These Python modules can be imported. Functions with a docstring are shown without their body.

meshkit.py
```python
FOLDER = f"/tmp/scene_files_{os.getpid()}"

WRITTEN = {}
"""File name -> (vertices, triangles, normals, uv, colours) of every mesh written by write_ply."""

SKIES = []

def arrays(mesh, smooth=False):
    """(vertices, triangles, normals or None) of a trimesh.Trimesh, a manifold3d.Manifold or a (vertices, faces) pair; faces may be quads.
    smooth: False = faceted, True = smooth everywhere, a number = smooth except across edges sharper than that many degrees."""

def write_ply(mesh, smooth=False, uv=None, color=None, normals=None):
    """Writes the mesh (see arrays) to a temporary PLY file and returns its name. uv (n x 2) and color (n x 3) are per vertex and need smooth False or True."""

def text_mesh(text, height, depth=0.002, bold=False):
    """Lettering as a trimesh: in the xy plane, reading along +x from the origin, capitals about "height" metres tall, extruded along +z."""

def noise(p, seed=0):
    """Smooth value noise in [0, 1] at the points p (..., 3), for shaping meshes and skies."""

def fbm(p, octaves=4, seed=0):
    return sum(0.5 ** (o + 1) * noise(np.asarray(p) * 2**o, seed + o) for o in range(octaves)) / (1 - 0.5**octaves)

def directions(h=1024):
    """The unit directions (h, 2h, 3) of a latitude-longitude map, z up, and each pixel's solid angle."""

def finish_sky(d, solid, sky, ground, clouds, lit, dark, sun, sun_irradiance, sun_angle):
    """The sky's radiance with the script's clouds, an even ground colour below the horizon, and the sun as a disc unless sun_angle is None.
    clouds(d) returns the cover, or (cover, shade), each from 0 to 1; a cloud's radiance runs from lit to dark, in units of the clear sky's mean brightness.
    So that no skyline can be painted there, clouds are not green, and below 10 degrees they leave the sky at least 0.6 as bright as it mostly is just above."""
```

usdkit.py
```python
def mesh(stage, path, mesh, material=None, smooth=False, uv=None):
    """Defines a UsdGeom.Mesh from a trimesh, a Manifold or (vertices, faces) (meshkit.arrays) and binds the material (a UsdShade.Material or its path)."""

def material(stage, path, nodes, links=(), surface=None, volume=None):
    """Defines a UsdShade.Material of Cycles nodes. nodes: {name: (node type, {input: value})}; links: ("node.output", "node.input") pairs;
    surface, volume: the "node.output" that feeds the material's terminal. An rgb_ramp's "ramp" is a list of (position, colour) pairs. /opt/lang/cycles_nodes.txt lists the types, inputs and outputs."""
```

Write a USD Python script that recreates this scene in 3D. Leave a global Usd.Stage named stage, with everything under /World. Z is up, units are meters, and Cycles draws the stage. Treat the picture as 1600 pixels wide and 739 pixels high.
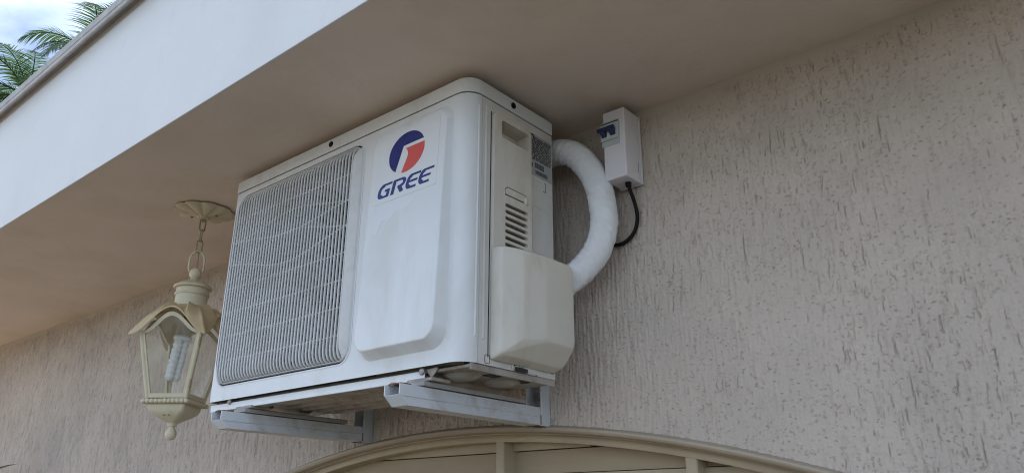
import math, random
import numpy as np, trimesh, manifold3d as m3
import shapely.geometry as sg, shapely.affinity as sa
from shapely.ops import unary_union
import usdkit, meshkit
from pxr import Usd, UsdGeom, UsdLux, UsdShade, Gf, Sdf

stage = Usd.Stage.CreateInMemory()
UsdGeom.SetStageUpAxis(stage, UsdGeom.Tokens.z)
UsdGeom.SetStageMetersPerUnit(stage, 1.0)
world = UsdGeom.Xform.Define(stage, '/World')
stage.SetDefaultPrim(world.GetPrim())
UsdGeom.Scope.Define(stage, '/World/Looks')
rng = np.random.default_rng(7)
random.seed(7)

# ------------------------------------------------------------------ camera
F, CP, YAW, PITCH, ROLL = 1203.5, np.array([0.86682, -1.25795, -0.24663]), -0.69942, 0.35304, 0.00413
fw = np.array([math.sin(YAW)*math.cos(PITCH), math.cos(YAW)*math.cos(PITCH), math.sin(PITCH)])
r0 = np.array([math.cos(YAW), -math.sin(YAW), 0]); u0 = np.cross(r0, fw)
ri = math.cos(ROLL)*r0 + math.sin(ROLL)*u0; up = -math.sin(ROLL)*r0 + math.cos(ROLL)*u0
cam = UsdGeom.Camera.Define(stage, '/World/camera')
M = Gf.Matrix4d(*ri, 0, *up, 0, *(-fw), 0, *CP, 1)
cam.AddTransformOp().Set(M)
cam.CreateHorizontalApertureAttr(36.0); cam.CreateVerticalApertureAttr(36.0*472/1024)
cam.CreateFocalLengthAttr(36.0*F/1600)
cam.CreateClippingRangeAttr(Gf.Vec2f(0.01, 2000))
cam.CreateExposureAttr(0.88)

# ------------------------------------------------------------------ sky and sun
SUN_EL, SUN_AZ = math.radians(50), math.radians(-34)       # azimuth measured from +y towards +x
sd = np.array([math.sin(SUN_AZ)*math.cos(SUN_EL), math.cos(SUN_AZ)*math.cos(SUN_EL), math.sin(SUN_EL)])
usdkit.material(stage, '/World/Looks/sky_look', {
    'tc': ('texture_coordinate', {}),
    'mp': ('mapping', {'scale': (1.0, 1.0, 2.2), 'location': (0.35, 0.1, 0.0)}),
    'n1': ('noise_texture', {'scale': 2.6, 'detail': 7.0, 'roughness': 0.55, 'distortion': 0.3}),
    'cover': ('rgb_ramp', {'ramp': [(0.42, (0, 0, 0)), (0.64, (1, 1, 1))]}),
    'n2': ('noise_texture', {'scale': 5.0, 'detail': 6.0, 'roughness': 0.5}),
    'tone': ('rgb_ramp', {'ramp': [(0.3, (5.8, 7.1, 9.2)), (0.7, (11.0, 12.0, 13.6))]}),
    'sky': ('sky_texture', {'sky_type': 'single_scattering', 'sun_disc': False, 'sun_elevation': SUN_EL, 'sun_rotation': SUN_AZ}),
    'mx': ('mix', {}),
    'bg': ('background_shader', {'strength': 0.10}),
}, [('tc.generated', 'mp.vector'), ('mp.vector', 'n1.vector'), ('n1.fac', 'cover.fac'), ('mp.vector', 'n2.vector'), ('n2.fac', 'tone.fac'),
    ('cover.color', 'mx.fac'), ('sky.color', 'mx.color1'), ('tone.color', 'mx.color2'), ('mx.color', 'bg.color')], surface='bg.background')
sky = UsdLux.DomeLight.Define(stage, '/World/sky')
UsdShade.MaterialBindingAPI.Apply(sky.GetPrim()).Bind(UsdShade.Material.Get(stage, '/World/Looks/sky_look'))
sky.GetPrim().SetCustomDataByKey('kind', 'structure')
sun = UsdLux.DistantLight.Define(stage, '/World/sun')
sun.CreateNormalizeAttr(True); sun.CreateIntensityAttr(0.75); sun.CreateAngleAttr(0.5); sun.CreateColorAttr(Gf.Vec3f(1.0, 0.94, 0.86))
zax = sd; xax = np.cross([0, 0, 1.0], zax); xax /= np.linalg.norm(xax); yax = np.cross(zax, xax)
sun.AddTransformOp().Set(Gf.Matrix4d(*xax, 0, *yax, 0, *zax, 0, 0, 0, 20, 1))

# ------------------------------------------------------------------ materials
LK = '/World/Looks/'
def look(name, color, rough=0.5, var=0.10, scale=9.0, dirt=None, dirt_scale=4.0, dirt_lo=0.55, dirt_hi=0.75, bump=0.0, bump_scale=300.0, bump_dist=0.0004, coat=0.0, metallic=0.0, spec=0.5, stretch=(1, 1, 1), spots=None, groove_shade_dust=None):
    """A painted or moulded surface: base colour with soft variation, optional dirt patches, painted shade in hollows, fine relief."""
    lo = tuple(c*(1-var) for c in color); hi = tuple(min(1, c*(1+var*0.5)) for c in color)
    nodes = {'tc': ('texture_coordinate', {}), 'mp': ('mapping', {'scale': stretch}),
             'n': ('noise_texture', {'scale': scale, 'detail': 5.0, 'roughness': 0.6}),
             'r': ('rgb_ramp', {'ramp': [(0.3, lo), (0.7, hi)]}),
             'nr': ('noise_texture', {'scale': scale*2.3, 'detail': 4.0}),
             'rr': ('map_range', {'from_min': 0.3, 'from_max': 0.7, 'to_min': rough*0.85, 'to_max': min(1, rough*1.2)}),
             'p': ('principled_bsdf', {'metallic': metallic, 'coat_weight': coat, 'specular_ior_level': spec})}
    links = [('tc.object', 'mp.vector'), ('mp.vector', 'n.vector'), ('n.fac', 'r.fac'), ('tc.object', 'nr.vector'), ('nr.fac', 'rr.value'), ('rr.result', 'p.roughness')]
    col = 'r.color'
    if dirt is not None:
        nodes['dn'] = ('noise_texture', {'scale': dirt_scale, 'detail': 7.0, 'roughness': 0.65, 'distortion': 0.4})
        nodes['dr'] = ('map_range', {'from_min': dirt_lo, 'from_max': dirt_hi, 'to_min': 0.0, 'to_max': 0.75, 'clamp': True})
        nodes['dm'] = ('mix', {'color2': dirt})
        links += [('mp.vector', 'dn.vector'), ('dn.fac', 'dr.value'), ('dr.result', 'dm.fac'), (col, 'dm.color1')]
        col = 'dm.color'
    if spots is not None:
        nodes['sn'] = ('noise_texture', {'scale': 120.0, 'detail': 2.0, 'roughness': 0.5})
        nodes['sr'] = ('map_range', {'from_min': 0.70, 'from_max': 0.76, 'to_min': 0.0, 'to_max': 0.7, 'clamp': True})
        nodes['sm'] = ('mix', {'color2': spots})
        links += [('tc.object', 'sn.vector'), ('sn.fac', 'sr.value'), ('sr.result', 'sm.fac'), (col, 'sm.color1')]
        col = 'sm.color'
    if groove_shade_dust is not None:  # darkens the plaster hollows: shade painted into the colour, with a little dust
        nodes['ga'] = ('attribute', {'attribute': 'groove_shade_dust'})
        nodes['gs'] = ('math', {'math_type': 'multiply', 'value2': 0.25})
        nodes['gm'] = ('mix', {'color2': groove_shade_dust})
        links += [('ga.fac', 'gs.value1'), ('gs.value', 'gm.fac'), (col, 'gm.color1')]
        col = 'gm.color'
    links.append((col, 'p.base_color'))
    if bump:
        nodes['bn'] = ('noise_texture', {'scale': bump_scale, 'detail': 3.0, 'roughness': 0.6})
        nodes['bp'] = ('bump', {'strength': bump, 'distance': bump_dist})
        links += [('tc.object', 'bn.vector'), ('bn.fac', 'bp.height'), ('bp.normal', 'p.normal')]
    usdkit.material(stage, LK+name, nodes, links, surface='p.BSDF')
    return LK+name

STUCCO = look('stucco', (0.55, 0.482, 0.425), 0.9, 0.14, 2.6, dirt=(0.41, 0.36, 0.31), dirt_scale=2.2, dirt_lo=0.5, dirt_hi=0.8, bump=0.7, bump_scale=420, bump_dist=0.0009, spec=0.2, groove_shade_dust=(0.20, 0.17, 0.14))
SOFFIT = look('soffit_paint', (0.70, 0.615, 0.54), 0.75, 0.07, 3.0, dirt=(0.56, 0.475, 0.395), dirt_scale=3.2, dirt_lo=0.48, dirt_hi=0.8, bump=0.9, bump_scale=38, bump_dist=0.0012, spec=0.3, spots=(0.56, 0.47, 0.39))
FASCIA = look('fascia_paint', (0.635, 0.64, 0.64), 0.7, 0.05, 2.5, dirt=(0.53, 0.525, 0.51), dirt_scale=5, dirt_lo=0.58, dirt_hi=0.82, bump=0.45, bump_scale=40, bump_dist=0.0012, spec=0.3, stretch=(1, 1, .5), spots=(0.57, 0.55, 0.52))
COPING = look('coping_cement', (0.40, 0.395, 0.385), 0.85, 0.2, 20, dirt=(0.3, 0.29, 0.27), dirt_scale=14, bump=0.5, bump_scale=120, bump_dist=0.001, spec=0.2)
CREAM_TRIM = look('cream_trim', (0.43, 0.355, 0.25), 0.5, 0.10, 5, dirt=(0.36, 0.26, 0.14), dirt_scale=7, dirt_lo=.55, dirt_hi=.8, bump=0.3, bump_scale=60, bump_dist=0.001)
MOULD = look('moulding_render', (0.44, 0.375, 0.295), 0.8, 0.10, 6, bump=0.5, bump_scale=130, bump_dist=0.0012, spec=.25)
BOARD = look('board_paint', (0.38, 0.305, 0.205), 0.55, 0.12, 4, bump=0.2, bump_scale=50, stretch=(.3, 1, 3))
BOUNCE_PAVING = look('bounce_paving_stone', (0.50, 0.36, 0.23), 0.9, 0.12, 1.5)
GROUND = look('dim_ground', (0.058, 0.066, 0.036), 0.9, 0.3, 1.0, dirt=(0.08, 0.068, 0.045), dirt_scale=.6)
BOUNCE_SLAB = look('bounce_slab_stone', (0.185, 0.148, 0.112), 0.85, 0.2, 2.0, dirt=(0.14, 0.11, 0.085), dirt_scale=1.5)
ENAMEL = look('white_enamel', (0.69, 0.705, 0.715), 0.32, 0.04, 5, dirt=(0.52, 0.505, 0.465), dirt_scale=7, dirt_lo=0.5, dirt_hi=0.82, stretch=(1, 1, .35),  bump=0.08, bump_scale=90, bump_dist=0.0005, coat=0.1)
ENAMEL_SIDE = look('aged_enamel', (0.63, 0.62, 0.595), 0.42, 0.06, 5, dirt=(0.45, 0.42, 0.36), dirt_scale=5, dirt_lo=0.5, dirt_hi=0.8, bump=0.1, bump_scale=110, bump_dist=.0004, stretch=(1, 1, .4))
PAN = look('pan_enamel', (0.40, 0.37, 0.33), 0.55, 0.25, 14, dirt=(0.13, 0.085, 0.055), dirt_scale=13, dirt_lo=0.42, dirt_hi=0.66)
GRILLE = look('grille_plastic', (0.62, 0.62, 0.61), 0.42, 0.06, 10, dirt=(0.45, 0.43, 0.39), dirt_scale=9, dirt_lo=.5, dirt_hi=.8)
INNER = look('inner_shroud', (0.20, 0.20, 0.205), 0.6, 0.15, 8, dirt=(.08, .075, .07), dirt_scale=5)
FIN = look('coil_fins', (0.16, 0.163, 0.17), 0.5, 0.2, 60, stretch=(8, 1, .3), metallic=.3)
FANP = look('fan_plastic', (0.07, 0.07, 0.073), 0.45)
CREAM = look('aged_plastic', (0.645, 0.61, 0.54), 0.45, 0.10, 5, dirt=(0.36, 0.30, 0.22), dirt_scale=9, dirt_lo=0.48, dirt_hi=0.80, stretch=(1, 1, .4), bump=0.12, bump_scale=600, bump_dist=.0002)
DARK = look('dark_gap', (0.03, 0.03, 0.03), 0.8)
RUBBER = look('black_rubber', (0.007, 0.007, 0.008), 0.6, spec=.2)
STEEL = look('screw_steel', (0.35, 0.33, 0.31), 0.4, .3, 90, metallic=.8)
RUST = look('rusty_steel', (0.20, 0.10, 0.06), 0.8, .4, 60)
BRACKET = look('bracket_paint', (0.57, 0.595, 0.63), 0.4, 0.08, 8, dirt=(0.34, 0.28, 0.22), dirt_scale=11, dirt_lo=0.52, dirt_hi=0.72, bump=.1, bump_scale=70, coat=.1, spots=(.30, .2, .12))
STRIP = look('foot_rail_steel', (0.33, 0.32, 0.31), 0.5, .15, 20, dirt=(.2, .17, .14), dirt_scale=12)
WRAP = look('wrap_tape', (0.75, 0.765, 0.79), 0.42, 0.05, 12, bump=.3, bump_scale=110, bump_dist=.0012, dirt=(.62, .62, .62), dirt_scale=9, dirt_lo=.52, dirt_hi=.8)
BOXP = look('box_plastic', (0.72, 0.70, 0.74), 0.35, 0.02, 8)
BREAKER = look('breaker_grey', (0.50, 0.54, 0.54), 0.45, .05)
NAVY = look('navy_plastic', (0.012, 0.022, 0.075), 0.35)
STICK = look('sticker_film', (0.695, 0.71, 0.722), 0.28, .02, 6)
WORN = look('worn_film', (0.69, 0.71, 0.725), 0.18, .05, 10, dirt=(.73, .75, .765), dirt_scale=14)
INK_BLUE = look('ink_blue', (0.010, 0.016, 0.125), 0.35, .05, 30)
INK_TEXT = look('ink_blue_worn', (0.018, 0.032, 0.17), 0.35, .25, 40)
INK_RED = look('ink_red', (0.60, 0.085, 0.075), 0.35, .05, 30)
PLATE = look('rating_film', (0.34, 0.34, 0.34), .4, .08)
PRINT = look('print_black', (0.03, 0.03, 0.032), .5)
LAMP = look('lantern_enamel', (0.58, 0.52, 0.37), 0.42, 0.07, 12, dirt=(0.40, 0.31, 0.18), dirt_scale=14, dirt_lo=.55, dirt_hi=.8)
LAMP_TOP = look('lantern_roof', (0.54, 0.42, 0.245), 0.45, 0.12, 14, dirt=(0.38, 0.27, 0.14), dirt_scale=10, dirt_lo=.5, dirt_hi=.8)
CHAIN = look('chain_metal', (0.32, 0.25, 0.16), 0.5, .3, 60)
BULB = look('bulb_glass', (0.66, 0.68, 0.70), 0.2, .03)
BARK = look('palm_bark', (0.22, 0.18, 0.14), 0.9, .3, 8, bump=.6, bump_scale=20, bump_dist=.01)
usdkit.material(stage, LK+'pane_glass', {
    'lw': ('layer_weight', {'blend': 0.5}), 'pw': ('math', {'math_type': 'power', 'value2': 4.0}), 'f': ('math', {'math_type': 'multiply_add', 'value2': 0.5, 'value3': 0.025}), 't': ('transparent_bsdf', {'color': (0.985, 0.985, 0.975)}), 'g': ('glossy_bsdf', {'roughness': 0.04, 'color': (1, 1, 1)}),
    'd': ('diffuse_bsdf', {'color': (.5, .46, .38)}), 'tc': ('texture_coordinate', {}), 'n': ('noise_texture', {'scale': 14.0, 'detail': 6.0}),
    'r': ('map_range', {'from_min': .45, 'from_max': .75, 'to_min': 0.025, 'to_max': .14, 'clamp': True}),
    'm1': ('mix_closure', {}), 'm2': ('mix_closure', {})},
    [('lw.facing', 'pw.value1'), ('pw.value', 'f.value1'), ('f.value', 'm1.fac'), ('t.BSDF', 'm1.closure1'), ('g.BSDF', 'm1.closure2'), ('tc.object', 'n.vector'), ('n.fac', 'r.value'), ('r.result', 'm2.fac'), ('m1.closure', 'm2.closure1'), ('d.BSDF', 'm2.closure2')], surface='m2.closure')
GLASS = LK+'pane_glass'
usdkit.material(stage, LK+'palm_leaf', {
    'g': ('geometry', {}), 'r': ('rgb_ramp', {'ramp': [(0, (0.07, 0.13, 0.04)), (0.55, (0.17, 0.26, 0.075)), (0.85, (0.32, 0.37, 0.13)), (1, (0.28, 0.25, 0.13))]}),
    'p': ('principled_bsdf', {'roughness': 0.42}), 't': ('translucent_bsdf', {}), 'm': ('mix_closure', {'fac': 0.55})},
    [('g.random_per_island', 'r.fac'), ('r.color', 'p.base_color'), ('r.color', 't.color'), ('p.BSDF', 'm.closure1'), ('t.BSDF', 'm.closure2')], surface='m.closure')
LEAF = LK+'palm_leaf'

# ------------------------------------------------------------------ object helpers
used = {}
def numbered(parent, name):
    k = used.get((parent, name), 0); used[(parent, name)] = k+1
    return name if k == 0 else f'{name}_{k:03d}'
def tag(prim, label=None, category=None, group=None, kind=None):
    prim = prim.GetPrim() if hasattr(prim, 'GetPrim') else prim
    for k, v in (('label', label), ('category', category), ('group', group), ('kind', kind)):
        if v: prim.SetCustomDataByKey(k, v)
    return prim
origin = {}
def thing(name, loc, label, category, group=None, rotz=0.0):
    x = UsdGeom.Xform.Define(stage, '/World/'+numbered('/World', name))
    x.AddTranslateOp().Set(Gf.Vec3d(*map(float, loc)))
    if rotz: x.AddRotateZOp().Set(float(rotz))
    tag(x, label, category, group); origin[str(x.GetPath())] = np.asarray(loc, float)
    return str(x.GetPath())
def part(parent, name, mesh, mat, smooth=30, local=False, label=None, kind=None):
    """One Mesh prim under parent; coordinates are the world's unless local."""
    v, f, n = meshkit.arrays(mesh, False)
    root = '/'.join(parent.split('/')[:3])
    if not local and root in origin: v = v - origin[root]
    path = parent+'/'+numbered(parent, name)
    usdkit.mesh(stage, path, trimesh.Trimesh(v, f, process=False), mat, smooth=smooth)
    tag(stage.GetPrimAtPath(path), label, None, None, kind)
    return path

cat = lambda ms: trimesh.util.concatenate([to_tm(m) for m in ms])
def to_tm(m):
    if isinstance(m, trimesh.Trimesh): return m
    v, f, _ = meshkit.arrays(m, False); return trimesh.Trimesh(v, f, process=False)
def rbox(x0, x1, y0, y1, z0, z1, c=0.002):
    c = min(c, abs(x1-x0)*.45, abs(y1-y0)*.45, abs(z1-z0)*.45)
    P = []
    for sx in (0, 1):
        for sy in (0, 1):
            for sz in (0, 1):
                p = np.array([(x0, x1)[sx], (y0, y1)[sy], (z0, z1)[sz]]); d = np.array([(1, -1)[sx], (1, -1)[sy], (1, -1)[sz]])*c
                for k in range(3):
                    q = p+d; q[k] -= d[k]; P.append(q)
    return to_tm(m3.Manifold.hull_points(np.array(P)))
def hull_spheres(cs, r, n=20):
    P = []
    ic = trimesh.creation.icosphere(2, 1.0).vertices
    for i, c in enumerate(cs): P.append(ic*(r[i] if np.ndim(r) else r)+np.asarray(c))
    return to_tm(m3.Manifold.hull_points(np.vstack(P)))
def cyl(a, b, r, n=20, r2=None):
    a, b = np.asarray(a, float), np.asarray(b, float)
    return tube([a, b], [r, r if r2 is None else r2], n, caps=True)
def frames(path, closed=False):
    P = np.asarray(path, float); n = len(P)
    T = (np.roll(P, -1, 0)-np.roll(P, 1, 0)) if closed else np.gradient(P, axis=0)
    T /= np.linalg.norm(T, axis=1, keepdims=True)
    a = np.array([0, 0, 1.0]) if abs(T[0][2]) < .9 else np.array([1.0, 0, 0])
    N = np.cross(T[0], a); N /= np.linalg.norm(N); Ns = [N]
    for i in range(1, n):
        N = Ns[-1]-T[i]*np.dot(Ns[-1], T[i]); Ns.append(N/np.linalg.norm(N))
    Ns = np.array(Ns); return P, T, Ns, np.cross(T, Ns)
def tube(path, r, n=12, closed=False, caps=True, wave=None):
    P, T, N, B = frames(path, closed); k = len(P)
    r = np.broadcast_to(r, (k,)); a = np.linspace(0, 2*np.pi, n, endpoint=False)
    R = r[:, None]*np.ones((1, n))
    if wave is not None: R = R+wave
    V = P[:, None]+R[..., None]*(np.cos(a)[None, :, None]*N[:, None]+np.sin(a)[None, :, None]*B[:, None])
    V = V.reshape(-1, 3); Fs = []
    for i in range(k if closed else k-1):
        j = (i+1) % k
        for s in range(n):
            t = (s+1) % n; Fs += [(i*n+s, i*n+t, j*n+t), (i*n+s, j*n+t, j*n+s)]
    if caps and not closed:
        V = np.vstack([V, P[0], P[-1]]); c0, c1 = len(V)-2, len(V)-1
        for s in range(n):
            t = (s+1) % n; Fs += [(c0, t, s), (c1, (k-1)*n+s, (k-1)*n+t)]
    m = trimesh.Trimesh(V, Fs, process=False)
    if m.volume < 0: m.invert()
    return m
def lathe(prof, n=32, loc=(0, 0, 0)):
    m = trimesh.creation.revolve(np.array(prof, float), sections=n)
    m.apply_translation(loc)
    if m.volume < 0: m.invert()
    return m
def rrect(cx, cz, hx, hz, r, n=8):
    pts = []
    for sx, sz, a0 in ((1, 1, 0), (-1, 1, 90), (-1, -1, 180), (1, -1, 270)):
        for k in range(n+1):
            a = math.radians(a0+90*k/n); pts.append((cx+sx*(hx-r)+r*math.cos(a), cz+sz*(hz-r)+r*math.sin(a)))
    return np.array(pts)
def loft(rings, cap0=False, cap1=True):
    """rings of equal length, each (n, 3)."""
    n = len(rings[0]); V = np.vstack(rings); Fs = []
    for i in range(len(rings)-1):
        for s in range(n):
            t = (s+1) % n; a, b, c, d = i*n+s, i*n+t, (i+1)*n+t, (i+1)*n+s; Fs += [(a, b, c), (a, c, d)]
    for flag, i in ((cap0, 0), (cap1, len(rings)-1)):
        if flag:
            V = np.vstack([V, rings[i].mean(0)]); c = len(V)-1
            for s in range(n):
                t = (s+1) % n; Fs.append((c, i*n+s, i*n+t) if i else (c, i*n+t, i*n+s))
    m = trimesh.Trimesh(V, Fs, process=False)
    return m
def xz_loft(rings, cap0=False, cap1=True):
    """rings: (points in x,z ; y); the outside looks towards -y."""
    m = loft([np.column_stack([p[:, 0], np.full(len(p), y), p[:, 1]]) for p, y in rings], cap0, cap1)
    return m
def flat_xz(poly, y0, y1):
    """A shapely polygon in x,z made a slab between y0 (front) and y1."""
    ms = []
    for g in getattr(poly, 'geoms', [poly]):
        e = trimesh.creation.extrude_polygon(g, abs(y1-y0), engine='earcut')
        v = e.vertices.copy(); e.vertices = np.column_stack([v[:, 0], max(y0, y1)-v[:, 2], v[:, 1]])
        if e.volume < 0: e.invert()
        ms.append(e)
    return cat(ms)
def flat_yz(poly, x0, x1):
    ms = []
    for g in getattr(poly, 'geoms', [poly]):
        e = trimesh.creation.extrude_polygon(g, abs(x1-x0), engine='earcut')
        v = e.vertices.copy(); e.vertices = np.column_stack([min(x0, x1)+v[:, 2], v[:, 0], v[:, 1]])
        if e.volume < 0: e.invert()
        ms.append(e)
    return cat(ms)
def spline(pts, n):
    from scipy.interpolate import CubicSpline
    pts = np.asarray(pts, float); t = np.r_[0, np.cumsum(np.linalg.norm(np.diff(pts, axis=0), axis=1))]
    return CubicSpline(t, pts)(np.linspace(0, t[-1], n))
def screw_xz(x, y, z, r=0.006):      # pan-head screw looking towards -y
    return cat([tube([(x, y+.001, z), (x, y-.002, z), (x, y-.0035, z)], [r, r, r*.6], 16), rbox(x-r*.55, x+r*.55, y-.0040, y-.0034, z-.0007, z+.0007, .0001)])
def screw_yz(x, y, z, r=0.006):      # looking towards +x
    return cat([tube([(x-.001, y, z), (x+.002, y, z), (x+.0035, y, z)], [r, r, r*.6], 16)])

# ------------------------------------------------------------------ ground
GZ = -2.12
g = trimesh.creation.box((600, 600, 0.2)); g.apply_translation((0, 0, GZ-.1))
usdkit.mesh(stage, '/World/ground', g, GROUND); tag(stage.GetPrimAtPath('/World/ground'), 'unseen ground, given a dark green that limits bounced light', None, None, 'structure')  # out of view; coloured dark so that it bounces little light

tv = trimesh.creation.box(bounds=[(-3.19, -5.2, GZ+.001), (4.5, -.05, GZ+.006)])
usdkit.mesh(stage, '/World/bounce_slab', tv, BOUNCE_SLAB); tag(stage.GetPrimAtPath('/World/bounce_slab'), 'unseen stone slab added before the house to bounce warm light upwards', None, None, 'structure')  # unseen slab, added to steer the warm bounce from below
pv = trimesh.creation.box(bounds=[(-14, -9, GZ+.001), (-3.2, -.05, GZ+.006)])
usdkit.mesh(stage, '/World/bounce_paving', pv, BOUNCE_PAVING); tag(stage.GetPrimAtPath('/World/bounce_paving'), 'unseen pale paving added on the left for the warm glow on the soffit', None, None, 'structure')  # unseen, added to bounce warm light onto the left of the soffit

# ------------------------------------------------------------------ house
ZS, YFA, ZT = 0.5562, -0.6043, 1.006
XL, XR = -5.2, 4.0
AX, AR, AZ = -0.345, 2.80, -0.059                    # arch centre line, radius, crown height
arch_z = lambda x, d=0.0: AZ-AR+np.sqrt(np.maximum((AR-d)**2-(x-AX)**2, 0.0))
house = thing('house', (0, 0, GZ), 'house with beige rough-rendered wall, overhanging smooth soffit and white fascia', 'house')

# rough rendered wall: real relief, grooves dragged by the float and small pits
def height_field():
    PX = 0.0015; x0, x1, z0, z1 = -3.9, 1.15, -0.50, 0.57
    nx, nz = int((x1-x0)/PX), int((z1-z0)/PX)
    r = np.random.default_rng(11)
    X, Z = np.meshgrid(x0+np.arange(0, nx, 8)*PX, z0+np.arange(0, nz, 8)*PX)
    dens = meshkit.fbm(np.stack([X*6, Z*3, 0*X], -1), 3, 3)
    dens = np.clip((dens-.36)/.22, 0.05, 1)
    H = np.zeros((nz, nx), np.float32)
    n = 21000
    cx = r.uniform(0, nx-1, n*2); cz = r.uniform(0, nz-1, n*2)
    keep = r.random(n*2) < dens[np.minimum((cz/8).astype(int), dens.shape[0]-1), np.minimum((cx/8).astype(int), dens.shape[1]-1)]
    cx, cz = cx[keep], cz[keep]
    L = np.clip(r.lognormal(1.65, .85, len(cx)), 2, 50)            # length in samples
    dep = .0004+.0017*r.random(len(cx))**1.6; drift = r.normal(0, .07, len(cx)); wid = r.choice([1, 1, 1, 1, 1, 1, 1, 1, 1, 2], len(cx))
    for k in range(0, 50):
        on = L > k; t = k/np.maximum(L[on], 1)
        zz = (cz[on]-k).astype(int); xx = (cx[on]+drift[on]*k+.3*np.sin(k*.35+cx[on])).astype(int)
        d = -dep[on]*np.minimum(1, np.minimum(3*(1-t)+.1, .5+2*t))
        sel = (zz >= 0) & (xx+wid[on] < nx-1) & (xx >= 1)
        np.maximum.at(H, (zz[sel], xx[sel]+wid[on][sel]), -.30*d[sel]); np.maximum.at(H, (zz[sel], xx[sel]-1), -.15*d[sel])
        for w in range(3):
            sel = (wid[on] > w) & (zz >= 0) & (xx+w < nx) & (xx+w >= 0)
            np.minimum.at(H, (zz[sel], xx[sel]+w), d[sel]*(1 if w < 1 else .75))
    m = 42000
    px, pz = r.integers(2, nx-3, m), r.integers(2, nz-3, m)
    np.minimum.at(H, (pz, px), -r.uniform(.0008, .0022, m)); np.minimum.at(H, (pz, px+1), -r.uniform(.0004, .0018, m)); np.minimum.at(H, (pz+(r.random(m) < .5), px+2), -r.uniform(.0, .0012, m))
    from scipy.ndimage import gaussian_filter
    H = gaussian_filter(H, .38)
    ridge = gaussian_filter(r.normal(0, 1, H.shape), (8, 1.0)); ridge *= .00065/ridge.std()
    broad = gaussian_filter(r.normal(0, 1, H.shape), (30, 18)); broad *= .0004/broad.std()
    fine = gaussian_filter(r.normal(0, 1, H.shape), .8); fine *= .00034/fine.std()
    ridge *= np.interp(x0+np.arange(nx)*PX, [-1.2, -.1, .4], [2.3, 1.4, .9])[None]
    H = H*1.9+np.minimum(ridge, .0012)+broad+fine
    zc = z0+np.arange(nz)*PX
    edge = meshkit.noise(np.stack([np.arange(nx)*.02, 0*np.arange(nx), 0*np.arange(nx)], -1), 5)
    fade = np.clip((ZS-.004-zc[:, None]-edge[None]*.012)/.012, 0, 1)
    return H*fade, x0, z0, PX
HF, hx0, hz0, HPX = height_field()
ZB = -0.48
def solid(x0, x1, y0, y1, z0, z1): return trimesh.creation.box(bounds=[(x0, y0, z0), (x1, y1, z1)])
CAV = []
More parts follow.
